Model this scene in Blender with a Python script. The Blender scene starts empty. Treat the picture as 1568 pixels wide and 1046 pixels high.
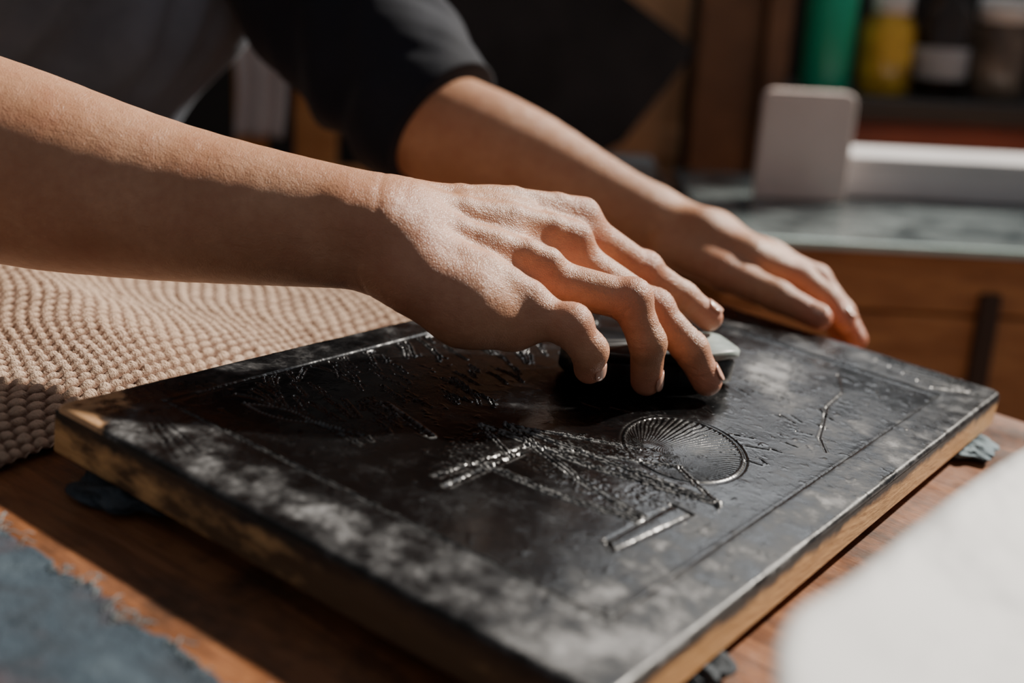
import bpy, bmesh, numpy as np, math
from mathutils import Matrix, Vector
rng=np.random.RandomState(7)
scn=bpy.context.scene
COL=scn.collection
# ------------------------------------------------------------------ camera
R=(.5810,-.8006,.1470);U=(.1688,.2951,.9404);F=(.7962,.5215,-.3066);C=(-.2772,-.1299,.2007)
cd=bpy.data.cameras.new("camera");cam=bpy.data.objects.new("camera",cd);COL.objects.link(cam)
cam.matrix_world=Matrix(((R[0],U[0],-F[0],C[0]),(R[1],U[1],-F[1],C[1]),(R[2],U[2],-F[2],C[2]),(0,0,0,1)))
cd.lens=42.57;cd.sensor_width=36;cd.clip_start=.01
cd.dof.use_dof=True;cd.dof.focus_distance=.56;cd.dof.aperture_fstop=4.0
scn.camera=cam
# room frame (level floor; the work bench top slopes a few degrees)
RU=Vector((-.0425,.0893,.9951)).normalized()
RF=Vector((.8196,.5726,-.0163));RF=(RF-RF.dot(RU)*RU).normalized()
RR=RF.cross(RU).normalized()
ROOM=Matrix(((RR[0],RF[0],RU[0],C[0]),(RR[1],RF[1],RU[1],C[1]),(RR[2],RF[2],RU[2],C[2]),(0,0,0,1)))
def floor_z(x,y): return C[2]+(-1.0-RU[0]*(x-C[0])-RU[1]*(y-C[1]))/RU[2]
# ------------------------------------------------------------------ materials
class M:
    def __init__(s,name,base=(.5,.5,.5),rough=.5,**kw):
        s.m=bpy.data.materials.new(name);s.m.use_nodes=True
        s.nt=s.m.node_tree;s.b=s.nt.nodes["Principled BSDF"]
        s.b.inputs["Base Color"].default_value=(*base,1);s.b.inputs["Roughness"].default_value=rough
        for k,v in kw.items(): s.b.inputs[k.replace("_"," ")].default_value=v
        s.tc=None
    def n(s,t,**kw):
        nd=s.nt.nodes.new(t)
        for k,v in kw.items():
            if hasattr(nd,k): setattr(nd,k,v)
            else: nd.inputs[k].default_value=v
        return nd
    def l(s,a,b): s.nt.links.new(a,b)
    def co(s,scale=(1,1,1),rot=(0,0,0)):
        if not s.tc: s.tc=s.n("ShaderNodeTexCoord")
        mp=s.n("ShaderNodeMapping");mp.inputs["Scale"].default_value=scale;mp.inputs["Rotation"].default_value=rot
        s.l(s.tc.outputs["Object"],mp.inputs[0]);return mp.outputs[0]
    def noise(s,scale,detail=4,sc=(1,1,1),rough=.55,dist=0):
        nd=s.n("ShaderNodeTexNoise");nd.inputs["Scale"].default_value=scale;nd.inputs["Detail"].default_value=detail
        nd.inputs["Roughness"].default_value=rough;nd.inputs["Distortion"].default_value=dist
        s.l(s.co(sc),nd.inputs["Vector"]);return nd.outputs["Fac"]
    def attr(s,name): return s.n("ShaderNodeAttribute",attribute_name=name).outputs["Fac"]
    def ramp(s,fac,stops):
        r=s.n("ShaderNodeValToRGB");e=r.color_ramp.elements
        while len(e)<len(stops): e.new(.5)
        for i,(p,c) in enumerate(stops):
            e[i].position=p;e[i].color=(*c,1) if hasattr(c,'__len__') else (c,c,c,1)
        s.l(fac,r.inputs[0]);return r.outputs[0]
    def mix(s,fac,a,b,mode="MIX"):
        x=s.n("ShaderNodeMix",data_type="RGBA",blend_type=mode)
        for sock,v in ((x.inputs[0],fac),(x.inputs[6],a),(x.inputs[7],b)):
            if hasattr(v,"is_linked"): s.l(v,sock)
            elif hasattr(v,"__len__"): sock.default_value=(*v,1)
            else: sock.default_value=v
        return x.outputs[2]
    def math(s,op,a,b=0):
        x=s.n("ShaderNodeMath",operation=op)
        for sock,v in ((x.inputs[0],a),(x.inputs[1],b)):
            if hasattr(v,"is_linked"): s.l(v,sock)
            else: sock.default_value=v
        return x.outputs[0]
    def base(s,o): s.l(o,s.b.inputs["Base Color"]);return s
    def rough(s,o): s.l(o,s.b.inputs["Roughness"]);return s
    def bump(s,h,dist=.001,strength=1):
        b=s.n("ShaderNodeBump");b.inputs["Distance"].default_value=dist;b.inputs["Strength"].default_value=strength
        s.l(h,b.inputs["Height"])
        prev=s.b.inputs["Normal"]
        if prev.is_linked: s.l(prev.links[0].from_socket,b.inputs["Normal"])
        s.l(b.outputs[0],s.b.inputs["Normal"]);return s
def simple(name,c1,c2,scale=20,rough=.6,bump=.0005,bs=200,sc=(1,1,1),**kw):
    m=M(name,c1,rough,**kw);m.base(m.ramp(m.noise(scale,5,sc),[(.3,c1),(.7,c2)]))
    if bump: m.bump(m.noise(bs,4,sc),bump)
    return m.m
def skin(name,k=1.0):
    m=M(name,(.5,.28,.18),.42)
    a=m.ramp(m.noise(22,4),[(.3,(.46*k,.215*k,.112*k)),(.7,(.61*k,.330*k,.195*k))])
    f=m.ramp(m.noise(260,3),[(.35,.0),(.75,.35)])
    a=m.mix(f,a,(.36*k,.150*k,.075*k))
    f2=m.ramp(m.noise(75,5,rough=.6),[(.50,.0),(.72,.30)])
    a=m.mix(f2,a,(.40*k,.14*k,.08*k))
    a=m.mix(m.attr("red"),a,(.56*k,.20*k,.125*k))
    m.base(a)
    m.b.inputs["Subsurface Weight"].default_value=.13
    m.b.inputs["Subsurface Radius"].default_value=(1,.35,.2);m.b.inputs["Subsurface Scale"].default_value=.004
    m.b.inputs["Specular IOR Level"].default_value=.5
    v=m.n("ShaderNodeTexVoronoi",feature="DISTANCE_TO_EDGE");v.inputs["Scale"].default_value=950
    m.l(m.co((1,1,1)),v.inputs["Vector"])
    m.bump(m.ramp(v.outputs["Distance"],[(0,0.),(.25,1.)]),.00012,.8)
    m.bump(m.noise(420,5),.00026,.8)
    m.bump(m.noise(110,6,(1,1,1.6),rough=.65,dist=.6),.0010,.7)
    return m.m
MAT_SKIN=skin("skin");
MAT_NAIL=M("fingernail",(.68,.38,.28),.25).m
# ------------------------------------------------------------------ helpers
def link(name,me,mat=None,parent=None):
    ob=bpy.data.objects.new(name,me);COL.objects.link(ob)
    if mat: 
        for m in (mat if isinstance(mat,(list,tuple)) else [mat]): me.materials.append(m)
    if parent: ob.parent=parent
    return ob
def empty(name,loc=(0,0,0)):
    e=bpy.data.objects.new(name,None);e.location=loc;e.empty_display_size=.05;COL.objects.link(e);return e
def keep_parent(ob,par):
    ob.parent=par;ob.matrix_parent_inverse=Matrix.Translation(-Vector(par.location))
def mesh(name,V,Fc,smooth=True):
    me=bpy.data.meshes.new(name);me.from_pydata([tuple(v) for v in V],[],[tuple(f) for f in Fc]);me.update()
    if smooth: me.polygons.foreach_set("use_smooth",[True]*len(me.polygons))
    return me
def gridmesh(name,X,Y,Zz,smooth=True):
    h,w=X.shape
    me=bpy.data.meshes.new(name)
    V=np.stack([X,Y,Zz],-1).reshape(-1,3).astype(np.float32)
    idx=np.arange(h*w).reshape(h,w)
    Q=np.stack([idx[:-1,:-1],idx[:-1,1:],idx[1:,1:],idx[1:,:-1]],-1).reshape(-1,4)
    me.vertices.add(len(V));me.vertices.foreach_set("co",V.ravel())
    me.loops.add(Q.size);me.loops.foreach_set("vertex_index",Q.ravel().astype(np.int32))
    me.polygons.add(len(Q));me.polygons.foreach_set("loop_start",np.arange(0,Q.size,4,dtype=np.int32))
    me.polygons.foreach_set("use_smooth",np.full(len(Q),smooth));me.update(calc_edges=True);me.validate();return me
def vnoise(X,Y,s,seed=0):
    r=np.random.RandomState(seed);G=r.rand(128,128)
    x=X*s;y=Y*s;xi=np.floor(x).astype(int);yi=np.floor(y).astype(int);fx=x-xi;fy=y-yi
    fx=fx*fx*(3-2*fx);fy=fy*fy*(3-2*fy)
    g=lambda a,b:G[a%128,b%128]
    return (g(xi,yi)*(1-fx)+g(xi+1,yi)*fx)*(1-fy)+(g(xi,yi+1)*(1-fx)+g(xi+1,yi+1)*fx)*fy
def fbm(X,Y,s,seed=0,o=4):
    t=0;a=.5
    for i in range(o): t=t+a*vnoise(X+i*3.1,Y-i*1.7,s*2**i,seed+i);a*=.5
    return t
def bevbox(bm,x0,x1,y0,y1,z0,z1,bev=.003,mi=0,seg=2):
    r=bmesh.ops.create_cube(bm,size=1)
    for v in r['verts']:
        v.co=Vector((x0+(v.co.x+.5)*(x1-x0),y0+(v.co.y+.5)*(y1-y0),z0+(v.co.z+.5)*(z1-z0)))
    fs=set(f for v in r['verts'] for f in v.link_faces)
    for f in fs: f.material_index=mi
    if bev>0:
        es=list(set(e for f in fs for e in f.edges))
        q=bmesh.ops.bevel(bm,geom=es,offset=bev,segments=seg,affect='EDGES',profile=.5)
        for f in q['faces']: f.material_index=mi
def boxes(name,L,mats,room=True,parent=None):
    bm=bmesh.new()
    for b in L: bevbox(bm,*b)
    me=bpy.data.meshes.new(name);bm.to_mesh(me);bm.free()
    ob=link(name,me,mats,None)
    if room: ob.matrix_world=ROOM
    if parent: keep_parent(ob,parent)
    return ob
def lathe(name,cx,cy,cz,prof,mats,n=40,room=True):
    V=[];Fc=[];mi=[]
    for (r,z,m) in prof:
        for i in range(n):
            a=2*math.pi*i/n;V.append((cx+r*math.cos(a),cy+r*math.sin(a),cz+z))
    for j in range(len(prof)-1):
        for i in range(n):
            Fc.append((j*n+i,j*n+(i+1)%n,(j+1)*n+(i+1)%n,(j+1)*n+i));mi.append(prof[j+1][2])
    me=mesh(name,V,Fc);me.polygons.foreach_set("material_index",mi)
    ob=link(name,me,mats)
    if room: ob.matrix_world=ROOM
    return ob
# ---------------- SDF bodies: tapered capsules blended with smooth union
bm=bmesh.new();bmesh.ops.create_icosphere(bm,subdivisions=2,radius=1)
ICV=np.array([v.co[:] for v in bm.verts]);ICF=np.array([[v.index for v in f.verts] for f in bm.faces]);bm.free()
def smin(a,b,k):
    h=np.maximum(k-np.abs(a-b),0)/k
    return np.minimum(a,b)-h*h*k*.25
def cap(p,a,b,ra,rb):
    a=np.array(a);b=np.array(b);ba=b-a;pa=p-a;L=max(ba@ba,1e-12)
    h=np.clip(pa@ba/L,0,1)
    return np.linalg.norm(pa-h[:,None]*ba,axis=1)-(ra+(rb-ra)*h)
def chain(pts,k=None):
    return [(pts[i][:3],pts[i+1][:3],pts[i][3],pts[i+1][3]) for i in range(len(pts)-1)]
def resample(pts,n):
    P=np.array(pts,float);m=len(P);out=[]
    for i in range(m-1):
        p0=P[max(i-1,0)];p1=P[i];p2=P[i+1];p3=P[min(i+2,m-1)]
        for t in np.linspace(0,1,n,endpoint=False):
            out.append(.5*((2*p1)+(-p0+p2)*t+(2*p0-5*p1+4*p2-p3)*t*t+(-p0+3*p1-3*p2+p3)*t**3))
    out.append(P[-1]);return [tuple(o) for o in out]
def group(p,caps,k):
    d=None
    for c in caps:
        x=cap(p,*c);d=x if d is None else smin(d,x,k)
    return d
def sdf_mesh(name,caps,fn,voxel,iters=5,disp=None):
    Vs=[];Fs=[];o=0
    for a,b,ra,rb in caps:
        a=np.array(a,float);b=np.array(b,float);L=np.linalg.norm(b-a);n=max(2,int(L/(min(ra,rb)*.35))+2)
        for t in np.linspace(0,1,n):
            Vs.append(ICV*(ra+(rb-ra)*t)*.99+a+(b-a)*t);Fs.append(ICF+o);o+=len(ICV)
    me=mesh(name+"_tmp",np.concatenate(Vs),np.concatenate(Fs))
    ob=bpy.data.objects.new(name+"_tmp",me);COL.objects.link(ob)
    md=ob.modifiers.new("r","REMESH");md.mode='VOXEL';md.voxel_size=voxel
    bpy.context.view_layer.update()
    dg=bpy.context.evaluated_depsgraph_get()
    m2=bpy.data.meshes.new_from_object(ob.evaluated_get(dg));m2.name=name
    bpy.data.objects.remove(ob);bpy.data.meshes.remove(me)
    n=len(m2.vertices);V=np.empty(n*3);m2.vertices.foreach_get("co",V);V=V.reshape(-1,3)
    e=voxel*.4
    def grad(V):
        g=np.stack([fn(V+np.eye(3)[i]*e)-fn(V-np.eye(3)[i]*e) for i in range(3)],1)
        return g/np.maximum(np.linalg.norm(g,axis=1,keepdims=True),1e-9)
    for i in range(iters):
        d=fn(V);g=grad(V);V=V-np.clip(d,-voxel*2.5,voxel*2.5)[:,None]*g
        if i<iters-2:   # tangential relaxation
            ne=len(m2.edges);E=np.empty(ne*2,np.int32);m2.edges.foreach_get("vertices",E);E=E.reshape(-1,2)
            S=np.zeros_like(V);c=np.zeros(n)
            np.add.at(S,E[:,0],V[E[:,1]]);np.add.at(S,E[:,1],V[E[:,0]]);np.add.at(c,E[:,0],1);np.add.at(c,E[:,1],1)
            V=.5*V+.5*S/np.maximum(c,1)[:,None]
    if disp is not None: V=V+grad(V)*disp(V)[:,None]
    m2.vertices.foreach_set("co",V.ravel());m2.update()
    m2.polygons.foreach_set("use_smooth",[True]*len(m2.polygons))
    return m2,V
def set_attr(me,name,val):
    a=me.attributes.new(name,'FLOAT','POINT');a.data.foreach_set("value",val.astype(np.float32))
def fade(p,c,r): 
    return np.exp(-(np.linalg.norm(p-np.array(c),axis=1)/r)**2)
def unit(v): v=np.array(v,float);return v/np.linalg.norm(v)
def nail(name,dip,tip,r,up,par,w=.0052,L=.0095):
    t=unit(np.array(tip)-np.array(dip));d=np.array(up)-np.dot(up,t)*t;d=unit(d);s=np.cross(t,d)
    tip=np.array(tip)
    V=[];n=9;m=9
    for j in range(m):
        y=-1+2*j/(m-1)
        for i in range(n):
            x=-1+2*i/(n-1)
            rad=r*(1.055-.03*abs(y)**3);ang=x*w/r*(1-.12*max(-y,0)**2-.16*max(y,0)**3)
            ax=y*L*.5-.0018-.0012*x*x*(1 if y>0 else -1)
            V.append(tip+t*ax*1.0+rad*(d*math.cos(ang)+s*math.sin(ang)))
    Fc=[(j*n+i,j*n+i+1,(j+1)*n+i+1,(j+1)*n+i) for j in range(m-1) for i in range(n-1)]
    ob=link(name,mesh(name,V,Fc),MAT_NAIL);md=ob.modifiers.new("s","SOLIDIFY");md.thickness=.0006;md.offset=0
    keep_parent(ob,par);return ob
# =================================================================== PRINTMAKER
printmaker=empty("printmaker",(.22,.75,-.6))
# right arm (nearer the lens)
arm=[(-.002,.452,.084,.047),(.0225,.4025,.0765,.047),(.0395,.3674,.0745,.0432),(.0550,.3406,.0715,.0402),(.0800,.3016,.0688,.0345),(.1060,.2610,.0688,.0290),(.1260,.2310,.0695,.0252),(.1380,.2150,.0690,.0240)]
arm=resample(arm,3)
meta=[[(.1500,.2200,.0735,.0160),(.1950,.2010,.0740,.0135),(.2400,.1815,.0705,.0122)],
      [(.1470,.2140,.0700,.0165),(.1870,.1920,.0680,.0140),(.2230,.1747,.0612,.0118)],
      [(.1400,.2070,.0645,.0170),(.1690,.1860,.0590,.0145),(.1925,.1705,.0535,.0115)],
      [(.1340,.2000,.0600,.0165),(.1530,.1790,.0530,.0138),(.1690,.1620,.0455,.0112)]]
hyp=[(.1350,.1930,.0560,.0190),(.1484,.1755,.0470,.0195),(.1650,.1620,.0410,.0155)]
palm=[(.150,.205,.055,.020),(.178,.185,.050,.018),(.200,.175,.046,.014)]
fing={"index":[(.2416,.1809,.0705,.0116),(.2746,.1571,.0509,.0092),(.2931,.1408,.0385,.0081),(.3038,.1283,.0292,.0075)],
      "middle":[(.2230,.1747,.0611,.0116),(.2481,.1338,.0403,.0095),(.2558,.1129,.0247,.0085),(.2620,.1037,.0095,.0077)],
      "ring":[(.1913,.1712,.0544,.0113),(.2165,.1308,.0510,.0095),(.2206,.1194,.0324,.0085),(.2305,.1215,.0105,.0077)],
      "pinky":[(.1684,.1628,.0457,.0104),(.1740,.1360,.0435,.0091),(.1815,.1280,.0330,.0081),(.1875,.1300,.0225,.0072)],
      "thumb":[(.160,.218,.058,.0170),(.200,.213,.043,.0125),(.232,.197,.028,.0105),(.252,.181,.0175,.0085)]}
tend=[[(.155,.221,.0880,.0028),(.178,.210,.0876,.0030),(.205,.198,.0872,.0034),(.228,.187,.0836,.0050),(.2415,.1790,.0804,.0070)],
      [(.148,.211,.0860,.0028),(.168,.199,.0846,.0030),(.190,.187,.0814,.0034),(.210,.176,.0766,.0052),(.2225,.1690,.0718,.0075)],
      [(.142,.202,.0794,.0028),(.156,.190,.0769,.0030),(.170,.179,.0723,.0034),(.182,.170,.0686,.0052),(.1905,.1640,.0642,.0074)],
      [(.136,.192,.0716,.0026),(.146,.180,.0684,.0028),(.154,.171,.0644,.0034),(.161,.163,.0590,.0050),(.1665,.1560,.0540,.0065)]]
bones=[((.114,.222,.078),(.122,.210,.078),.0108,.0102)]   # ulna head
veins=[[(.160,.205,.0838,.0023),(.168,.196,.0814,.0024),(.180,.190,.0802,.0023),(.200,.186,.0798,.0018)],[(.150,.194,.0760,.0021),(.160,.188,.0748,.0023),(.168,.182,.0738,.0020)],
       [(.172,.205,.0865,.0020),(.184,.199,.0862,.0022),(.196,.192,.0850,.0020),(.207,.188,.0836,.0018)]]
A1=chain(arm);B1=[c for m in meta for c in chain(m)]+chain(hyp)+chain(palm)
FG={k:chain(v) for k,v in fing.items()}
TD=[c for t in tend for c in chain(t)]
VN=[c for t in veins for c in chain(resample(t,3))]
def fn_r(p):
    d=smin(group(p,A1,.006),group(p,B1,.007),.014)
    d=smin(d,group(p,TD,.003),.0075)
    d=smin(d,group(p,VN,.002),.004)
    for b in bones: d=smin(d,cap(p,*b),.010)
    f=None
    for k,c in FG.items():
        x=group(p,c,.004)
        pip=fing[k][1];x=smin(x,np.linalg.norm(p-(np.array(pip[:3])+np.array((.0010,-.0006,.0018))),axis=1)-pip[3]*.99,.003)
        f=x if f is None else smin(f,x,.0012)
    return smin(d,f,.008)
def disp_r(p):
    o=np.zeros(len(p))
    for k,v in fing.items():
        if k=="thumb": continue
        for j,(a,b) in ((1,(0,2)),(2,(1,3))):
            c=np.array(v[j][:3]);t=unit(np.array(v[b][:3])-np.array(v[a][:3]))
            s=(p-c)@t+.0006*np.sin(p[:,2]*700);w=fade(p,c+np.array((.003,-.001,.006)),.007)
            o-=.00045*w*np.maximum(0,np.cos(s*2*np.pi/.0030))**2
            w2=fade(p,c+np.array((-.004,-.002,-.006)),.009);o-=.0006*w2*np.exp(-(s/.0009)**2)
    t=unit((.35,-.55,0))
    for k,cc in ((1.,(.1325,.221,.07)),(.6,(.139,.213,.07))):
        s=(p-np.array(cc))@t
        o-=k*.00030*np.exp(-((s+.003*np.sin(p[:,2]*130+cc[0]*900))/.0014)**2)*np.clip((p[:,1]-.16)/.03,0,1)
    return o
mr,V=sdf_mesh("right_arm",A1+B1+TD+VN+sum(FG.values(),[]),fn_r,.0012,8,disp_r)
red=np.zeros(len(V))
for k,v in fing.items():
    red=np.maximum(red,.85*fade(V,v[3][:3],.013));red=np.maximum(red,.6*fade(V,v[1][:3],.013));red=np.maximum(red,.55*fade(V,v[0][:3],.018))
red=np.maximum(red,.3*fade(V,(.13,.19,.06),.04))
set_attr(mr,"red",red)
keep_parent(link("right_arm",mr,MAT_SKIN),printmaker)
nail("nail_right_index",fing["index"][2][:3],fing["index"][3][:3],.0078,(.1,-.35,1),printmaker)
nail("nail_right_middle",fing["middle"][2][:3],fing["middle"][3][:3],.0080,(.6,-.85,.35),printmaker)
nail("nail_right_ring",fing["ring"][2][:3],fing["ring"][3][:3],.0080,(.15,-1,.25),printmaker)
nail("nail_right_pinky",fing["pinky"][2][:3],fing["pinky"][3][:3],.0075,(-.1,-1,.1),printmaker,.0045,.008)
nail("nail_right_thumb",fing["thumb"][2][:3],fing["thumb"][3][:3],.0087,(0,1,.3),printmaker,.006,.011)
# left arm (further away)
la=[(.450,.500,.100,.045),(.4465,.4506,.0669,.043),(.455,.400,.058,.0400),(.4632,.3584,.0514,.0350),(.466,.305,.043,.0265),(.468,.265,.0355,.0225)]
la=resample(la,3)
lf={"index":[(.461,.177,.0300,.0120),(.4774,.1474,.0232,.0095),(.4765,.1249,.0140,.0086),(.4752,.1108,.0040,.0076)],
    "thumb":[(.4540,.2300,.0240,.0150),(.4440,.1850,.0200,.0120),(.4440,.1470,.0150,.0098),(.4478,.1180,.0086,.0080)]}
for i,(nm,dx,dy,dz) in enumerate((("middle",.018,-.005,-.002),("ring",.035,.002,-.007),("pinky",.050,.014,-.012))):
    lf[nm]=[(x+dx*(1 if j==0 else .95),y+dy,z+dz-(.004*j if j>1 else 0),r*(1-.04*i)) for j,(x,y,z,r) in enumerate(lf["index"])]
LA=chain(la);LB=[]
for nm in ("index","middle","ring","pinky"):
    x,y,z,r=lf[nm][0];LB+=chain([(.468+(x-.461)*.35,.258,.034,.0165),((x+.468+(x-.461)*.35)/2,(y+.258)/2,.037-(x-.461)*.15,.0145),(x,y,z,r)])
LFG={k:chain(v) for k,v in lf.items()}
def fn_l(p):
    d=smin(group(p,LA,.006),group(p,LB,.010),.014);f=None
    for k,c in LFG.items():
        x=group(p,c,.004);f=x if f is None else smin(f,x,.0012)
    return smin(d,f,.010)
ml,V=sdf_mesh("left_arm",LA+LB+sum(LFG.values(),[]),fn_l,.002,5)
red=np.zeros(len(V))
for k,v in lf.items(): red=np.maximum(red,.9*fade(V,v[3][:3],.018));red=np.maximum(red,.4*fade(V,v[1][:3],.018))
set_attr(ml,"red",red)
keep_parent(link("left_arm",ml,MAT_SKIN),printmaker)
nail("nail_left_index",lf["index"][2][:3],lf["index"][3][:3],.0078,(.3,-.8,.8),printmaker)
nail("nail_left_thumb",lf["thumb"][2][:3],lf["thumb"][3][:3],.0082,(-.6,0,1),printmaker)
# clothes / body
def cloth(name,c,rough=.85):
    m=M(name,c,rough);m.base(m.ramp(m.noise(14,5),[(.3,tuple(x*.75 for x in c)),(.7,tuple(x*1.3 for x in c))]))
    m.b.inputs["Sheen Weight"].default_value=.08;m.b.inputs["Specular IOR Level"].default_value=.2
    m.bump(m.noise(1500,2),.0004,.6);return m.m
MAT_SHIRT=cloth("shirt_grey",(.115,.135,.170));MAT_SLEEVE=cloth("sleeve_navy",(.0095,.012,.020));MAT_TROUSER=cloth("trouser_cloth",(.03,.03,.035))
TS=.055
sh=lambda L:[((a[0]+TS,a[1],a[2]),(b[0]+TS,b[1],b[2]),r,q) for a,b,r,q in L]
tor=sh([((.14,.84,-.12),(.32,.84,-.12),.115,.115),((.15,.80,.02),(.31,.80,.02),.105,.105),((.14,.745,.14),(.33,.745,.14),.11,.11),((.12,.71,.26),(.33,.71,.26),.095,.095),
     ((.235,.72,.30),(.235,.715,.36),.08,.062)])
tor2=sh([((.23,.84,-.12),(.23,.80,.02),.14,.13),((.23,.80,.02),(.235,.745,.14),.13,.135),((.235,.745,.14),(.235,.71,.26),.135,.11)])
def fn_t(p): return group(p,tor+tor2,.05)
def fold(amp,sx,seed):
    def f(p):
        a=p[:,0]*1.0+p[:,2]*-.45;b=(p[:,2]+p[:,0]*.5)*.22
        q=vnoise(a,b,sx,seed)+.4*vnoise(a,b,sx*2.3,seed+2);return amp*(q-.7)*1.6
    return f
mt,V=sdf_mesh("shirt_body",tor+tor2,fn_t,.005,4,fold(.018,24,3));keep_parent(link("shirt_body",mt,MAT_SHIRT),printmaker)
def sleeve(name,pts,seed):
    c=chain(resample(pts,3));me,V=sdf_mesh(name,c,lambda p:group(p,c,.02),.0035,4)
    end=np.array(pts[-1][:3]);ax=unit(end-np.array(pts[-2][:3]))
    s=(V-end)@ax
    g=V-(end+s[:,None]*ax);g/=np.maximum(np.linalg.norm(g,axis=1,keepdims=True),1e-6)
    an=g[:,0]*.05+g[:,2]*.03
    q=vnoise(s+an,g[:,1]*.02+5,38,seed)+.5*vnoise(s-an,g[:,0]*.03+5,62,seed+1)
    V=V+g*((q-.75)*.008*np.clip(-s/.03,0,1))[:,None]
    V=np.where((s>0)[:,None],V-(s*.98)[:,None]*ax,V)
    me.vertices.foreach_set("co",V.ravel());me.update()
    keep_parent(link(name,me,MAT_SLEEVE),printmaker)
sleeve("left_sleeve",[(.40,.715,.285,.085),(.430,.62,.215,.080),(.4455,.545,.135,.066),(.4475,.475,.082,.053),(.4485,.437,.0665,.0465)],5)
sleeve("right_sleeve",[(.14,.715,.285,.085),(.050,.64,.23,.075),(-.01,.53,.13,.060),(-.004,.470,.092,.054)],9)
# head, neck, hair
MH=sh([((.235,.70,.34),(.235,.665,.42),.055,.052),((.235,.655,.50),(.235,.64,.475),.078,.072),((.235,.66,.52),(.235,.69,.52),.080,.080),((.235,.600,.425),(.235,.635,.45),.038,.055),
    ((.235,.570,.475),(.235,.578,.500),.011,.008),((.222,.575,.468),(.248,.575,.468),.009,.009),
    ((.163,.665,.475),(.163,.67,.495),.012,.014),((.307,.665,.475),(.307,.67,.495),.012,.014),((.215,.578,.440),(.255,.578,.440),.0085,.0085),((.205,.590,.515),(.265,.590,.515),.012,.012)])
mh,V=sdf_mesh("head",MH,lambda p:group(p,MH,.014),.003,4);keep_parent(link("head",mh,MAT_SKIN),printmaker)
HH=sh([((.235,.66,.545),(.235,.71,.53),.082,.082),((.235,.72,.50),(.235,.72,.47),.078,.066),((.20,.63,.575),(.27,.63,.575),.045,.045)])
hh,V=sdf_mesh("hair",HH,lambda p:group(p,HH,.02),.004,4,lambda p:.003*np.sin(p[:,0]*300+8*fbm(p[:,1],p[:,2],20)))
keep_parent(link("hair",hh,simple("hair_black",(.012,.010,.009),(.03,.022,.018),200,.4,.001,400,(1,.2,1))),printmaker)
for i,x in enumerate((.208+TS,.262+TS)):
    bm=bmesh.new();bmesh.ops.create_uvsphere(bm,u_segments=20,v_segments=14,radius=.0115)
    for v in bm.verts: v.co+=Vector((x,.592,.497))
    me=bpy.data.meshes.new("eye_%d"%(i+1));bm.to_mesh(me);bm.free();keep_parent(link(me.name,me,M("eye_dark%d"%i,(.05,.03,.02),.15).m),printmaker)
fz=floor_z(.23,.86)
LG=[]
for x in (.20,.36):
    LG+=chain([(x,.85,-.14,.100),(x-.01*(1 if x<.25 else -1),.83,-.42,.068),(x,.87,fz+.10,.048)])
mg,V=sdf_mesh("trousers",LG,lambda p:group(p,LG,.05),.008,3,fold(.008,20,11));keep_parent(link("trousers",mg,MAT_TROUSER),printmaker)
for i,x in enumerate((.20,.36)):
    z=floor_z(x,.8)+.042
    S=[((x,.90,z),(x,.84,z+.01),.042,.040),((x,.84,z),(x,.74,z-.008),.042,.034)]
    ms,V=sdf_mesh("shoe_%d"%(i+1),S,lambda p:group(p,S,.02),.006,3);V[:,2]=np.maximum(V[:,2],z-.042+.001)
    ms.vertices.foreach_set("co",V.ravel());ms.update();keep_parent(link(ms.name,ms,simple("shoe_leather%d"%i,(.03,.02,.015),(.05,.035,.02),30,.5)),printmaker)
# =================================================================== PRINTING BLOCK
BW,BH,BT=.442,.266,.021
block=empty("inked_printing_block",(BW/2,BH/2,-.0105))
res=.00046
nx=int(BW/res)+1;ny=int(BH/res)+1
X,Y=np.meshgrid(np.linspace(0,BW,nx),np.linspace(0,BH,ny))
Hh=np.zeros_like(X);LM=np.zeros_like(X)
jit=(fbm(X,Y,90,21,3)-.45)*.0016
VN9=vnoise(X,Y,850,33)
def groove(a,b,w,dep,ridge=.5,rough=0,lm=.6):
    m_=w*5+.002
    i0=max(int((min(a[0],b[0])-m_)/BW*(nx-1)),0);i1=min(int((max(a[0],b[0])+m_)/BW*(nx-1))+2,nx)
    j0=max(int((min(a[1],b[1])-m_)/BH*(ny-1)),0);j1=min(int((max(a[1],b[1])+m_)/BH*(ny-1))+2,ny)
    if i1<=i0 or j1<=j0: return
    s_=(slice(j0,j1),slice(i0,i1));x=X[s_];y=Y[s_];vn=VN9[s_]
    dx,dy=b[0]-a[0],b[1]-a[1];L=dx*dx+dy*dy;t=np.clip(((x-a[0])*dx+(y-a[1])*dy)/L,0,1)
    d=np.hypot(x-a[0]-t*dx,y-a[1]-t*dy)+jit[s_]*.4
    k=1+rough*(vn-.5)*2
    rd=np.exp(-((d-1.7*w)/(w*.6))**2)*k
    Hh[s_]+= -dep*np.exp(-(d/w)**2)*k + ridge*dep*rd
    LM[s_]=np.maximum(LM[s_],lm*rd*np.clip(vn*2.2-.5,0,1.2))
def segd(ax,ay,bx,by):
    dx,dy=bx-ax,by-ay;L=dx*dx+dy*dy;t=np.clip(((X-ax)*dx+(Y-ay)*dy)/L,0,1)
    return np.hypot(X-ax-t*dx,Y-ay-t*dy),0
x0,x1,y0,y1=.039,.397,.0235,.2455
groove((x0,y0),(x1,y0),.0006,.00035,.0,.3,.05);groove((x0,y1),(x1,y1),.0006,.0004,.1,.3,.05)
groove((x0,y0),(x0,y1),.0006,.0009,.7,.3,.30);groove((x1,y0),(x1,y1),.0006,.0009,.5,.3,.12)
inside=1/(1+np.exp(-np.minimum(np.minimum(X-x0,x1-X),np.minimum(Y-y0,y1-Y))/.0010))
Hh-=.0009*inside
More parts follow.
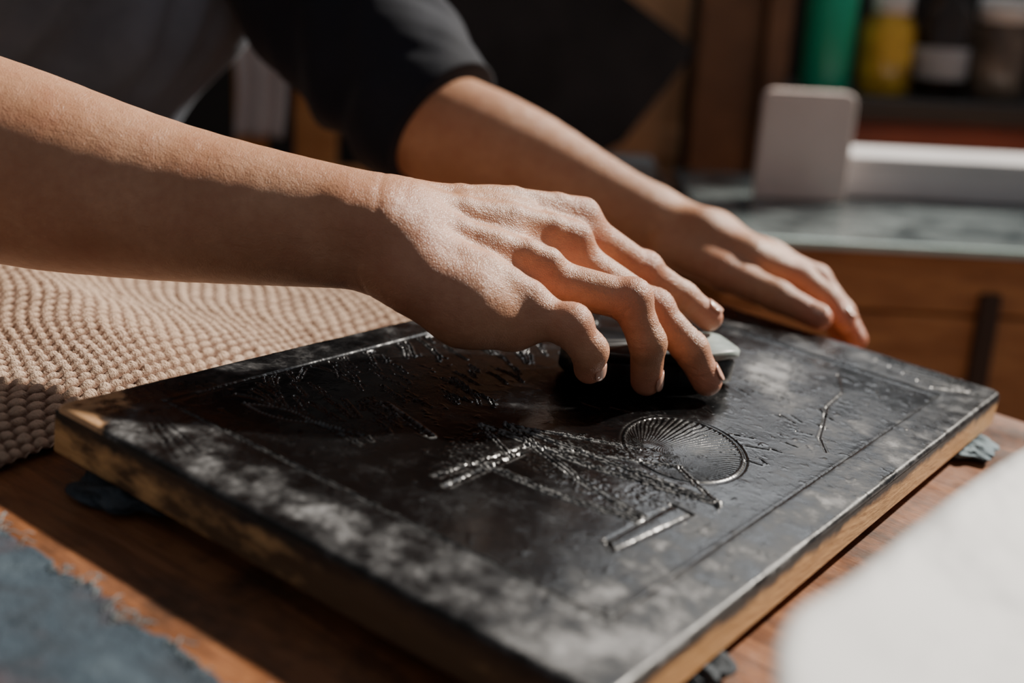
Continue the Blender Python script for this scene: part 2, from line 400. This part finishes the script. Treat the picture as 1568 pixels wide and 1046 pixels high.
# carved struts of the central figure, cut as doubled lines
RL=[((.1359,.1507),(.139,.0953)),((.139,.0953),(.1534,.0407)),((.1462,.1438),(.1239,.0922)),((.1239,.0922),(.115,.0557)),
    ((.1021,.1232),(.104,.0886)),((.104,.0886),(.1113,.055)),((.1462,.1438),(.1534,.0407)),((.135,.125),(.174,.070)),((.174,.070),(.1534,.0407)),((.1359,.1507),(.120,.1215)),((.1462,.1438),(.176,.092))]
for i,(a,b) in enumerate(RL):
    a=np.array(a);b=np.array(b);nrm=np.array((-(b-a)[1],(b-a)[0]));nrm/=np.linalg.norm(nrm)
    groove(a,b,.0006,.0008,.7,.9,.75)
    if i<7: groove(a+nrm*.0028,b+nrm*.0028,.0005,.0006,.7,.9,.55)
for a,b in (((.079,.1286),(.1355,.1236)),((.0752,.1205),(.1272,.1212))): groove(a,b,.0012,.0007,.0,.8,.22)
groove((.1187,.1917),(.1074,.1555),.0012,.0010,.5,.6,.45)
for a,b in (((.0875,.0539),(.1369,.0531)),((.1356,.0434),(.0827,.0481))): groove(a,b,.0008,.0004,.0,.3,.05)
for a,b in (((.0875,.0539),(.0827,.0481)),((.1369,.0531),(.1356,.0434))): groove(a,b,.0008,.0010,.3,.3,.2)
d,_=segd(.090,.0503,.132,.0485);GS=1/(1+np.exp((d-.0030)/.0004));Hh+=.0003*GS
# radiating fan shape
fx,fy=.196,.0795;th=math.radians(28);dx=(X-fx);dy=(Y-fy);ex=(dx*math.cos(th)+dy*math.sin(th))/.036;ey=(-dx*math.sin(th)+dy*math.cos(th))/.0265
er=np.hypot(ex,ey);ins=1/(1+np.exp((er-1)/.012))
ap=np.arctan2(Y-.0885,X-.1725);ar=np.hypot(X-.1725,Y-.0885)
wv=np.sin(ap*112+2.5*vnoise(X,Y,160,4))
Hh+=ins*(np.clip(ar/.010,0,1))*.00022*wv-ins*.0003
LM=np.maximum(LM,ins*np.clip(wv,0,1)**3*.16*np.clip(VN9*2-.3,0,1)*np.clip(ar/.006,0,1))
rim=np.exp(-((er-1.02)/.018)**2);Hh+=.0003*rim-.0004*np.exp(-((er-1.07)/.03)**2);LM=np.maximum(LM,rim*.15*np.clip(VN9*2-.5,0,1))
def region(cx,cy,rx,ry,ang,amp,s,seed,lm=.35):
    global Hh,LM
    c,sn=math.cos(ang),math.sin(ang);a=((X-cx)*c+(Y-cy)*sn)/rx;b=(-(X-cx)*sn+(Y-cy)*c)/ry
    m=1/(1+np.exp((a*a+b*b-1)/.12));v=vnoise(X,Y,s,seed)
    Hh+=amp*m*(np.clip(v-.5,0,1)*1.6-.2);LM=np.maximum(LM,lm*m*np.clip((v-.80)*5,0,1))
region(.112,.137,.026,.011,.3,.0005,900,1);region(.148,.085,.008,.040,.1,.0005,900,2);region(.163,.105,.012,.018,.5,.0005,900,3);region(.14,.06,.012,.014,.5,.0005,900,6);region(.125,.10,.010,.03,-.2,.0004,900,8,.3)
P0=np.array((.066,.226));P1=np.array((.0805,.181))
for t in np.linspace(0,1,26):
    for off in (-1,1):
        w=.0050*math.sin(math.pi*min(t*1.4,1))*off
        q=P0+(P1-P0)*t+np.array((.95,.3))*w
        groove(q,q+np.array((.0002,0)),.0006,-.0006,0,0,0)
        d=np.hypot(X-q[0],Y-q[1]);LM=np.maximum(LM,.6*np.exp(-(d/.0006)**2))
rs=np.random.RandomState(5)
for i in range(110):
    cx=rs.uniform(.075,.32);cy=rs.uniform(.160,.238);a=1.25-2.2*(cx-.08)+rs.normal(0,.25);L=rs.uniform(.008,.024)
    p=(cx,cy)
    for k in range(3):
        q=(p[0]+L/3*math.cos(a),min(p[1]+L/3*math.sin(a),.243));groove(p,q,.0006,.0005,.8,.8,.14);p=q;a+=rs.uniform(-.1,.35)
for i in range(60):   # short gouges round the fan and to its right
    cx=rs.uniform(.20,.38);cy=rs.uniform(.035,.14)
    if ((cx-fx)/.04)**2+((cy-fy)/.032)**2<1: continue
    a=rs.uniform(1.0,2.2);L=rs.uniform(.004,.012);groove((cx,cy),(cx+L*math.cos(a),cy+L*math.sin(a)),.0006,.0003,.6,.8,.06)
pl=[(.375,.075),(.3454,.0612),(.315,.058),(.2851,.0482),(.268,.043),(.2522,.0333)]
for a,b in zip(pl[:-1],pl[1:]): groove(a,b,.0006,.0004,.5,.3,.08)
for r0 in (.0,.006,.011):
    pl=[(.030-r0*.3,.238),(.0245-r0*.6,.225),(.021-r0*.8,.212),(.0165-r0,.197)]
    for a,b in zip(pl[:-1],pl[1:]): groove(a,b,.0009,.0003,.8,.3,.04)
for k in range(5):
    groove((.405+.005*k,.03+.01*k),(.420+.003*k,.012+.004*k),.0009,.0004,.8,.3,.04)
rp=fbm(X*.55+Y*.2,Y,150,51,3);rmask=np.clip((X-.20)/.1,0,1)*np.clip(1.1-Y/.16,0,1)*np.clip(fbm(X,Y,12,77,2)*2-.4,0,1)
Hh+=.00045*np.abs(rp-.44)*2*rmask
cr=fbm(X,Y,260,8,3);Hh+=(np.maximum(cr-.60,0)*.003)*vnoise(X,Y,22,9)
Hh+=(fbm(X,Y,25,12,2)-.45)*.0006
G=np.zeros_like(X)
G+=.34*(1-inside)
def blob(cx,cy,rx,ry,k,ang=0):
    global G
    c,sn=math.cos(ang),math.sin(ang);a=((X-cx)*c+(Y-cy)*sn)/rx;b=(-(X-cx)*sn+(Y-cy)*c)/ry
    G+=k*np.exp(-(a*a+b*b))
blob(.340,.102,.036,.018,1.1,.3);blob(.30,.075,.03,.014,.6,.5);blob(.03,.015,.055,.025,.60);blob(.10,.036,.07,.012,.60);blob(.016,.11,.012,.08,.40);blob(.20,.010,.12,.010,.30);blob(.30,.040,.06,.02,.32);blob(.02,.23,.02,.02,.25);blob(.25,.05,.02,.012,.35,.8);blob(.06,.09,.012,.05,.18)  # grey smudges, with window and sky sheen painted into the colour
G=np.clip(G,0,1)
# smeary wiping streaks
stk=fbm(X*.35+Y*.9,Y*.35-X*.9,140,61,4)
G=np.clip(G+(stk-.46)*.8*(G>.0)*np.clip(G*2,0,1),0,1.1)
ed=np.minimum(np.minimum(X,BW-X),np.minimum(Y,BH-Y))
eb=.0026+jit*1.2
Hh-=np.where(ed<eb,(1-np.sqrt(np.clip(1-((eb-ed)/eb)**2,0,1)))*.0022,0)
Xs,Ys=X.copy(),Y.copy()
rc=.006
for cx,cy in ((rc,rc),(BW-rc,rc),(rc,BH-rc),(BW-rc,BH-rc)):
    mx=(X<rc) if cx<BW/2 else (X>BW-rc);my=(Y<rc) if cy<BH/2 else (Y>BH-rc);m=mx&my
    ddx=X-cx;ddy=Y-cy;mxx=np.maximum(np.abs(ddx),np.abs(ddy));rr=np.hypot(ddx,ddy)+1e-9;sc=mxx/rr
    Xs=np.where(m,cx+ddx*sc,Xs);Ys=np.where(m,cy+ddy*sc,Ys)
top=gridmesh("inked_surface",Xs,Ys,Hh)
set_attr(top,"line",np.clip(LM,0,1).ravel());set_attr(top,"dust_sheen",G.ravel())
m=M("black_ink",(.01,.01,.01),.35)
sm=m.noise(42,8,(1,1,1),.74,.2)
gx=m.math("ADD",m.math("MULTIPLY",sm,.92),m.math("MULTIPLY",m.attr("dust_sheen"),.30))
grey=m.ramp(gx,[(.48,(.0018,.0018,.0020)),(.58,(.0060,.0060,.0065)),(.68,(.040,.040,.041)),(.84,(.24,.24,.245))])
grey=m.mix(m.math("MULTIPLY",m.attr("line"),.9),grey,(.26,.26,.26))  # ridge lines lighter: worn ink plus glints painted into the colour
sep=m.n("ShaderNodeSeparateXYZ");m.l(m.co(),sep.inputs[0])
dist=m.math("ADD",sep.outputs[0],m.math("SUBTRACT",BH,sep.outputs[1]))
wear=m.math("ADD",dist,m.math("MULTIPLY",m.math("SUBTRACT",m.noise(60,5),.5),.085))
wmk=m.ramp(wear,[(.025,1.),(.033,0.)])
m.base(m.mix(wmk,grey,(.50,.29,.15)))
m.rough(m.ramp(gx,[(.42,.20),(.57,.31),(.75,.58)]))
m.b.inputs["Specular IOR Level"].default_value=.42
m.bump(m.noise(700,3),.00007,.5);m.bump(m.noise(110,5,dist=1),.0007,.35)
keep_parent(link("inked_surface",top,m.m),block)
bm=bmesh.new();bevbox(bm,.0004,BW-.0004,.0004,BH-.0004,-BT,-.0024,.0012)
me=bpy.data.meshes.new("wood_body");bm.to_mesh(me);bm.free()
m=M("block_wood",(.4,.22,.09),.55)
w=m.ramp(m.noise(30,5,(1,1,7),.6,.6),[(.3,(.52,.285,.11)),(.7,(.72,.43,.19))])
w=m.mix(m.ramp(m.noise(45,5),[(.60,0.),(.80,.5)]),w,(.20,.11,.055))
sep=m.n("ShaderNodeSeparateXYZ");m.l(m.co(),sep.inputs[0])
inkz=m.math("ADD",m.math("MULTIPLY",sep.outputs[2],-1),m.math("MULTIPLY",m.noise(60,5),-.0105))
w=m.mix(m.ramp(inkz,[(.0,1.),(.0012,0.)]),w,(.012,.011,.010))
st=m.math("ADD",m.math("ADD",m.math("MULTIPLY",sep.outputs[0],-90),m.math("MULTIPLY",sep.outputs[1],-1.2)),m.noise(38,5,(1,1,2.5)))
w=m.mix(m.ramp(st,[(.10,0.),(.30,.90)]),w,(.050,.027,.015))
m.base(w);m.bump(m.noise(80,4,(1,1,6)),.0006)
keep_parent(link("wood_body",me,m.m),block)
# ---------------------------------------------------------------- rubbing pad under the fingers
c=np.array((.264,.1385));ax=np.array((.857,-.515));pr=np.array((.515,.857))
def padmesh(name,z0,z1,grow,mat,par):
    n=64;V=[];Fc=[];rows=[]
    prof=[(0,.0),(.92,.0),(1.,.12),(1.,.85),(.94,1.),(0,1.)]
    for (k,h) in prof:
        row=[]
        for i in range(n):
            a=2*math.pi*i/n;ca,sa=math.cos(a),math.sin(a)
            e=.42
            px=(.047+grow)*math.copysign(abs(ca)**e,ca)*max(k,.001);py=(.0185+grow)*math.copysign(abs(sa)**e,sa)*max(k,.001)
            py*=1-.12*ca
            q=c+ax*px+pr*py;row.append(len(V));V.append((q[0],q[1],z0+(z1-z0)*h+.0006*math.sin(5*a)))
        rows.append(row)
    for a,b in zip(rows[:-1],rows[1:]):
        for i in range(n): Fc.append((a[i],a[(i+1)%n],b[(i+1)%n],b[i]))
    keep_parent(link(name,mesh(name,V,Fc),mat),par)
pad=empty("ink_rubbing_pad",(c[0],c[1],.012))
padmesh("pad_body",.0002,.0150,0,simple("pad_black",(.006,.006,.007),(.014,.014,.014),60,.4,.001,150),pad)
pt=M("pad_greygreen",(.1,.12,.11),.4);sep=pt.n("ShaderNodeSeparateXYZ");pt.l(pt.co(),sep.inputs[0])
gcol=pt.ramp(pt.noise(60,4),[(.35,(.16,.20,.185)),(.7,(.42,.48,.45))])
pt.base(pt.mix(pt.ramp(pt.math("ADD",sep.outputs[0],pt.math("MULTIPLY",pt.noise(90,4),.02)),[(.280,1.),(.295,0.)]),gcol,(.014,.015,.015)))
padmesh("pad_top",.0150,.0200,.0012,pt.m,pad)
# =================================================================== WORK BENCH
TZ=-.030
wm=M("bench_wood",(.3,.12,.05),.42)
g=wm.ramp(wm.noise(12,6,(7,.9,1),.62,1.2),[(.25,(.075,.029,.013)),(.5,(.21,.080,.032)),(.75,(.32,.135,.055))])
g=wm.mix(wm.ramp(wm.noise(24,7,rough=.68),[(.48,0.),(.64,.85)]),g,(.034,.018,.011))
wm.base(g);wm.bump(wm.noise(60,5,(8,1,1)),.0008);wm.rough(wm.ramp(wm.noise(20,4),[(.3,.3),(.7,.55)]))
bench=empty("work_bench",(0,.1,-.5))
L=[(-.70,.50,-.62,.64,TZ-.035,TZ,.004)]
ob=boxes("bench_top",L,wm.m,False,bench)
L=[]
for x in (-.66,.43):
    for y in (-.58,.57):
        L.append((x,x+.055,y,y+.055,floor_z(x+.027,y+.027)-.003,TZ-.035,.003))
L+=[(-.64,.46,-.56,-.535,TZ-.115,TZ-.035,.002),(-.64,.46,.58,.605,TZ-.115,TZ-.035,.002),(-.64,-.615,-.56,.60,TZ-.115,TZ-.035,.002),(.44,.465,-.56,.60,TZ-.115,TZ-.035,.002)]
boxes("bench_legs",L,wm.m,False,bench)
ragm=M("rag_bluegrey",(.10,.13,.16),.85);ragm.base(ragm.ramp(ragm.noise(60,4),[(.3,(.012,.015,.019)),(.7,(.055,.07,.085))]));ragm.bump(ragm.noise(160,4),.003)
def lump(name,cx,cy,rx,ry,z0,z1,seed,mat=None):
    nt,npn=96,40;th=np.linspace(0,2*np.pi,nt);ph=np.linspace(0,np.pi,npn);T,Pp=np.meshgrid(th,ph)
    nn=.6+.55*fbm(np.cos(T)*np.sin(Pp)+2,np.sin(T)*np.sin(Pp)+Pp,3.3,seed,4)+.08*np.sin(T*7+seed+np.sin(Pp*5))
    x=cx+rx*np.cos(T)*np.sin(Pp)*nn;y=cy+ry*np.sin(T)*np.sin(Pp)*nn;z=(z0+z1)/2+(z1-z0)/2*np.clip(np.cos(Pp)*1.5,-1,1)*(.75+.25*np.sin(T*5+seed+Pp*4))
    z=np.clip(z,z0+.0003,z1)
    return link(name,gridmesh(name,x,y,z),mat or ragm.m)
lump("folded_rag",.012,.228,.024,.026,TZ,-.0212,1)
lump("folded_rag.001",.405,.008,.026,.022,TZ,-.0212,2,simple("rag_paleblue",(.10,.15,.18),(.26,.34,.38),60,.85,.002))
lump("folded_rag.002",.078,.010,.018,.016,TZ,-.0212,3)
lump("folded_rag.003",.41,.245,.022,.018,TZ,-.0212,4)
# ---------------------------------------------------------------- waffle weave mat
gx_=np.arange(-.16,.40,.0010);gy_=np.arange(.278,.60,.0010)
X2,Y2=np.meshgrid(gx_,gy_)
Z2=TZ+.0015+.012*np.exp(-((X2-.075-.25*(Y2-.3))/.040)**2)*np.clip((Y2-.285)/.05,0,1)+.014*fbm(X2,Y2,14,5,2)*np.clip((Y2-.28)/.04,0,1)
Z2+=.016*np.clip((X2-.15)/.25,0,1)*np.clip((Y2-.30)/.1,0,1)
s=.0078
wx=X2+.0020*np.sin(Y2*40)+.10*Y2+.004*np.sin(X2*60+Y2*25);wy=Y2+.0030*np.sin(X2*30)-.12*X2
row=np.floor(wy/(s*.80));u_=((wx/s+.5*(row%2))%1)-.5;v_=((wy/(s*.80))%1)-.5
bump_=np.clip(1-(u_*u_*3.4+v_*v_*5.2),0,1)**.8*(.6+.7*vnoise(row*.37,np.floor(wx/s+.5*(row%2))*.61,3,4))
Z2+=.0030*bump_+.0011*fbm(X2,Y2,420,2,2)
Z2=np.maximum(Z2,TZ+.0006)
fab=gridmesh("waffle_weave_mat",X2,Y2+.004*np.sin(X2*40)*np.clip(1-(Y2-.278)/.05,0,1),Z2)
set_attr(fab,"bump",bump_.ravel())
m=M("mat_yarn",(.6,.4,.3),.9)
m.base(m.mix(m.ramp(m.attr("bump"),[(.10,0.),(.65,1.)]),(.19,.095,.052),m.ramp(m.noise(8,3),[(.3,(.60,.41,.28)),(.7,(.74,.54,.40))])))  # gaps between bumps darker in colour, occlusion painted in
m.b.inputs["Sheen Weight"].default_value=.1;m.bump(m.noise(900,4),.0022)
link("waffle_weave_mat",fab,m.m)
# ---------------------------------------------------------------- blue cloth with frayed edge
a=np.linspace(0,1,220);b=np.linspace(0,1,300);A,Bb=np.meshgrid(a,b)
edge=-.043-.008*(1-Bb)+.009*(fbm(Bb*3,Bb*0,6,3,5)-.45)*2+.003*(vnoise(Bb,Bb*0,90,4)-.5)
Xc=edge-(1-A)*.34;Yc=-.12+Bb*.380+.006*(vnoise(A,A*0,25,8)-.5)*Bb
Zc=TZ+.0015+.012*fbm(Xc,Yc,16,6,4)*np.clip((1-A)*6,0.15,1)+.002*np.abs(np.sin(Yc*60+Xc*40))*np.clip((1-A)*8,0,1)
me=gridmesh("blue_rag_cloth",Xc,Yc,Zc)
m=M("cloth_blue",(.06,.10,.14),.85)
bc=m.ramp(m.noise(26,6,dist=.5,rough=.65),[(.3,(.008,.014,.022)),(.55,(.022,.040,.058)),(.75,(.055,.080,.098))])
bc=m.mix(m.ramp(m.noise(18,4,(1,1.3,1)),[(.56,0.),(.72,.6)]),bc,(.075,.028,.026))
m.base(bc);m.bump(m.noise(1100,2),.0006);m.bump(m.noise(90,4),.003)
clo=link("blue_rag_cloth",me,m.m);clo.modifiers.new("s","SOLIDIFY").thickness=.0012
cu=bpy.data.curves.new("frayed_threads","CURVE");cu.dimensions='3D';cu.bevel_depth=.0003;cu.bevel_resolution=2
for i in range(110):
    t=rng.rand();yy=-.10+t*.355;j=int(t*299);x=edge[j,-1]
    sp=cu.splines.new('POLY');sp.points.add(5);dx=rng.rand()*.009+.002;dy=(rng.rand()-.5)*.012
    for k in range(6):
        q=k/5;sp.points[k].co=(x-.003+dx*q,yy+dy*q*q+.001*math.sin(q*5+i),TZ+.0025+.003*math.sin(q*3.1)*rng.rand(),1)
th_=bpy.data.objects.new("frayed_threads",cu);COL.objects.link(th_);cu.materials.append(simple("thread",(.10,.13,.14),(.22,.24,.24),50,.8,0));th_.parent=clo
# ---------------------------------------------------------------- curled sheet of white paper in the foreground
pm=M("white_paper",(.78,.78,.77),.6);pm.base(pm.ramp(pm.noise(9,3),[(.3,(.54,.54,.54)),(.7,(.72,.72,.72))]));pm.bump(pm.noise(25,3),.004)
ep=np.array([(-.14,-.108),(-.104,-.090),(-.074,-.073),(-.046,-.0590),(-.010,-.0565),(.05,-.0590),(.142,-.068),(.25,-.075)])
def sheet(name,dz,dx,seed):
    s_=np.linspace(0,1,110);t_=np.linspace(0,1,60);S,T=np.meshgrid(s_,t_)
    e2=np.array(resample([tuple(q) for q in ep],8));ex=np.interp(S,np.linspace(0,1,len(e2)),e2[:,0]);ey=np.interp(S,np.linspace(0,1,len(e2)),e2[:,1])
    x=ex+dx;y=ey-T*.26-dx*.5;z=.066+dz-(.094+dz-.0015)*T**1.1+.010*np.sin(S*9+seed)*np.sin(T*math.pi)+.003*np.sin(S*17+seed)*(1-T)
    z=np.maximum(z,TZ+.001)
    ob=link(name,gridmesh(name,x,y,z),pm.m);ob.modifiers.new("s","SOLIDIFY").thickness=.0006
    return ob
paper=sheet("curled_paper_sheet",0,0,0)
# =================================================================== BACKGROUND (room frame)
warm=simple("cabinet_wood",(.42,.16,.055),(.70,.31,.11),14,.5,.002,40,(1,1,5))
warmd=simple("dark_wood",(.045,.022,.012),(.09,.045,.025),12,.5,.002,40,(1,1,.3))
tan=simple("tan_wood",(.60,.33,.16),(.78,.46,.25),10,.55,.001,40,(3,3,.4))
glass=M("glass_top",(.42,.52,.50),.08);glass.base(glass.ramp(glass.noise(11,5,dist=1),[(.35,(.030,.042,.046)),(.68,(.23,.27,.27))]))
gedge=simple("glass_edge",(.50,.66,.60),(.70,.85,.80),20,.2,0)
chest=empty("glass_topped_chest",(0,0,0));chest.matrix_world=ROOM
def rb(name,L,mats,par):
    bm=bmesh.new()
    for b in L: bevbox(bm,*b)
    me=bpy.data.meshes.new(name);bm.to_mesh(me);bm.free();ob=link(name,me,mats);ob.parent=par;return ob
rb("glass_slab",[(.205,1.25,1.233,1.66,-.258,-.249,.002)],glass.m,chest)
rb("glass_polished_edge",[(.205,1.25,1.225,1.2325,-.258,-.249,.002)],gedge,chest)
rb("chest_planks",[(.22,1.22,1.245,1.265,-.325,-.259,.003),(.22,1.22,1.245,1.265,-.53,-.328,.003),(.22,1.22,1.245,1.265,-.72,-.533,.003),(.22,1.22,1.245,1.265,-.995,-.723,.003),
  (.22,.24,1.265,1.65,-.995,-.259,.003),(1.20,1.22,1.265,1.65,-.995,-.259,.003),(.22,1.22,1.64,1.66,-.995,-.259,.003)],warm,chest)
rb("chest_stile",[(.490,.512,1.236,1.246,-.995,-.30,.002)],warmd,chest)
def rounded_plate(name,a0,a1,b0,b1,c0,c1,r,mat):
    n=10;pts=[(a0,c0),(a1,c0)]
    for i in range(n+1): t=math.pi/2*i/n;pts.append((a1-r+r*math.cos(t),c1-r+r*math.sin(t)))
    for i in range(n+1): t=math.pi/2+math.pi/2*i/n;pts.append((a0+r+r*math.cos(t),c1-r+r*math.sin(t)))
    bm=bmesh.new();vs=[bm.verts.new((x,b0,z)) for x,z in pts];f=bm.faces.new(vs)
    e=bmesh.ops.extrude_face_region(bm,geom=[f]);
    for v in e['geom']:
        if isinstance(v,bmesh.types.BMVert): v.co.y=b1
    bmesh.ops.recalc_face_normals(bm,faces=bm.faces)
    me=bpy.data.meshes.new(name);bm.to_mesh(me);bm.free();ob=link(name,me,mat);ob.matrix_world=ROOM
    md=ob.modifiers.new("b","BEVEL");md.width=.003;md.segments=2;return ob
pinkw=simple("pinkish_board",(.66,.52,.47),(.82,.68,.62),8,.6,.001)
rounded_plate("upright_cutting_board",.283,.393,1.455,1.475,-.2485,-.118,.014,pinkw)
whitem=simple("white_box",(.60,.58,.58),(.74,.71,.71),6,.6,.0005)
boxes("long_white_box",[(.400,1.02,1.50,1.60,-.2485,-.199,.004),(.396,1.024,1.496,1.604,-.208,-.196,.003)],whitem)
crate=empty("wooden_crate");crate.matrix_world=ROOM
rb("crate_sides",[(.02,.19,1.50,1.515,-.995,-.25,.003),(.02,.19,1.74,1.755,-.995,-.25,.003),(.02,.035,1.515,1.74,-.995,-.25,.003),(.175,.19,1.515,1.74,-.995,-.25,.003),(.035,.175,1.515,1.74,-.27,-.255,.002)],warmd,crate)
boxes("grey_tin",[(.105,.168,1.53,1.60,-.2535,-.226,.003),(.103,.170,1.528,1.602,-.231,-.2235,.002)],simple("tin_grey",(.20,.22,.23),(.30,.32,.32),20,.4))
shelf=empty("bottle_shelf");shelf.matrix_world=ROOM
rb("shelf_board",[(.44,1.5,1.96,2.30,-.200,-.166,.003)],simple("shelf_black",(.010,.009,.008),(.022,.018,.014),10,.5),shelf)
rb("shelf_drawers",[(.52,1.5,1.99,2.28,-.34,-.202,.003),(.52,1.5,1.98,1.99,-.275,-.21,.003)],simple("red_brown",(.14,.024,.012),(.22,.050,.022),10,.45),shelf)
rb("shelf_legs",[(.46,.50,2.0,2.04,-.998,-.201,.003),(.46,.50,2.24,2.28,-.998,-.201,.003),(1.44,1.48,2.0,2.04,-.998,-.341,.003),(1.44,1.48,2.24,2.28,-.998,-.341,.003)],warmd,shelf)
rb("shelf_cabinet",[(.53,1.44,2.02,2.26,-.99,-.341,.003)],warmd,shelf)
SZ=-.1658
green=simple("green_plastic",(.006,.36,.19),(.012,.50,.28),8,.3,0)
blackp=simple("black_plastic",(.01,.01,.01),(.02,.02,.02),8,.3,0);whitep=simple("white_plastic",(.6,.6,.58),(.72,.72,.7),8,.4,0)
yel=M("yellow_liquid",(.55,.36,.02),.12);yel.base(yel.ramp(yel.noise(18,4),[(.35,(.20,.10,.01)),(.65,(.72,.46,.05))]));yel=yel.m
lab=simple("paper_label",(.36,.36,.37),(.52,.52,.52),12,.6,0)
brn=simple("amber_glass",(.012,.008,.006),(.05,.028,.015),10,.12,0)
clr=M("jar_glass",(.16,.13,.10),.1);clr.base(clr.ramp(clr.noise(14,3),[(.35,(.03,.02,.015)),(.7,(.24,.18,.13))]));clr=clr.m
lathe("green_spray_can",.500,2.08,SZ,[(.0,0,0),(.040,0,0),(.041,.004,0),(.041,.17,0),(.034,.185,0),(.030,.188,1),(.030,.215,1),(.0,.218,1)],[green,whitep])
lathe("yellow_oil_bottle",.598,2.08,SZ,[(.0,0,0),(.042,0,0),(.044,.004,0),(.044,.105,0),(.034,.125,0),(.030,.130,0),(.032,.131,1),(.032,.165,1),(0,.166,1)],[yel,whitep])
lathe("dark_ink_bottle",.690,2.08,SZ,[(.0,0,0),(.041,0,0),(.043,.004,0),(.043,.03,0),(.0435,.0305,1),(.0435,.080,1),(.043,.0805,0),(.043,.13,0),(.025,.16,0),(.018,.17,0),(.020,.171,2),(.020,.20,2),(0,.201,2)],[brn,lab,blackp])
lathe("glass_jar",.790,2.09,SZ,[(.0,0,0),(.046,0,0),(.048,.004,0),(.048,.115,0),(.040,.125,0),(.043,.126,1),(.043,.165,1),(0,.166,1)],[clr,whitep])
lathe("glass_jar.001",.900,2.09,SZ,[(.0,0,0),(.046,0,0),(.048,.004,0),(.048,.12,0),(.040,.135,0),(.043,.136,1),(.043,.165,1),(0,.166,1)],[brn,blackp])
boxes("timber_post",[(.385,.425,2.02,2.08,-.998,.9,.004),(.28,.385,2.05,2.09,-.998,.9,.004)],[simple("post_wood",(.10,.045,.020),(.24,.115,.052),8,.6)])
boxes("wood_wall_panel",[(.03,.275,2.14,2.16,-.998,.9,.003),(.03,.275,2.13,2.141,-.3,-.25,.003)],tan)
bm=bmesh.new()
dv=[(.258,1.90,-.100),(.155,1.88,-.245),(.0,1.86,-.335),(-.33,1.84,-.25),(-.27,1.86,.12),(-.02,1.90,.18),(.135,1.92,-.02)]
vs=[bm.verts.new(v) for v in dv];f=bm.faces.new(vs);e=bmesh.ops.extrude_face_region(bm,geom=[f])
for v in e['geom']:
    if isinstance(v,bmesh.types.BMVert): v.co.y+=.02
bmesh.ops.recalc_face_normals(bm,faces=bm.faces);me=bpy.data.meshes.new("hanging_dark_apron");bm.to_mesh(me);bm.free()
ob=link("hanging_dark_apron",me,simple("apron_cloth",(.014,.012,.012),(.045,.038,.037),9,.85));ob.matrix_world=ROOM
easel=empty("wooden_easel");easel.matrix_world=ROOM
rb("easel_posts",[(-.385,-.345,1.62,1.65,-.998,.9,.003),(-.305,-.250,1.62,1.65,-.998,.9,.003),(-.42,-.20,1.60,1.62,-.30,-.26,.003),(-.42,-.20,1.60,1.62,.42,.46,.003)],simple("easel_wood",(.50,.20,.06),(.80,.40,.15),14,.5,.001),easel)
a=np.linspace(-.375,-.312,30);b=np.linspace(-.225,.43,60);A,Bb=np.meshgrid(a,b)
me=gridmesh("hanging_towel",A+.004*np.sin(Bb*30),1.592+.006*np.sin(A*220+Bb*4),Bb);ob=link("hanging_towel",me,simple("towel_white",(.60,.53,.52),(.80,.73,.71),10,.8));ob.parent=easel;ob.modifiers.new("s","SOLIDIFY").thickness=.004
wallm=simple("dark_plaster",(.022,.020,.019),(.045,.040,.037),3,.8,.002,30)
boxes("wall_back",[(-2.2,.35,2.45,2.55,-1.0,1.9,0),(1.15,1.5,2.45,2.55,-1.0,1.9,0),(.35,1.15,2.45,2.55,-1.0,.55,0),(.35,1.15,2.45,2.55,1.45,1.9,0)],wallm)
boxes("added_window_1",[(.35,.39,2.44,2.5,.55,1.45,.003),(1.11,1.15,2.44,2.5,.55,1.45,.003),(.39,1.11,2.44,2.5,.55,.59,.003),(.39,1.11,2.44,2.5,1.41,1.45,.003),(.735,.765,2.45,2.49,.59,1.41,.003)],tan)  # unseen window, added so its brightness reflects in the ink
boxes("wall_left",[(-2.3,-2.2,-1.5,2.55,-1.0,1.9,0)],wallm)
boxes("floor",[(-2.3,2.6,-1.5,2.55,-1.1,-1.0,0)],simple("floor_boards",(.05,.03,.02),(.11,.065,.04),4,.6,.002,20,(6,1,1)))
# =================================================================== LIGHT
S=Vector((.735,-.19,.65)).normalized()
sd=bpy.data.lights.new("sun","SUN");sd.energy=9.0;sd.angle=math.radians(2.4);sd.color=(1,.92,.81)
so=bpy.data.objects.new("sun",sd);COL.objects.link(so);so.rotation_euler=S.to_track_quat('Z','Y').to_euler();so.location=S*3
ad=bpy.data.lights.new("added_window_light","AREA");ad.shape='RECTANGLE';ad.size=.70;ad.size_y=.80;ad.energy=8;ad.color=(.92,.96,1)
ao=bpy.data.objects.new("added_window_light",ad);COL.objects.link(ao)  # lamp added at the unseen window for rim light and specular sheen
zdir=Vector((0,.94,.34)).normalized();xd=Vector((1,0,0));yd=zdir.cross(xd)
ao.matrix_world=ROOM@Matrix(((xd.x,yd.x,zdir.x,.75),(xd.y,yd.y,zdir.y,2.42),(xd.z,yd.z,zdir.z,1.0),(0,0,0,1)))
w=bpy.data.worlds.new("world");scn.world=w;w.use_nodes=True;bg=w.node_tree.nodes["Background"];bg.inputs[0].default_value=(.90,.93,1,1);bg.inputs[1].default_value=.185
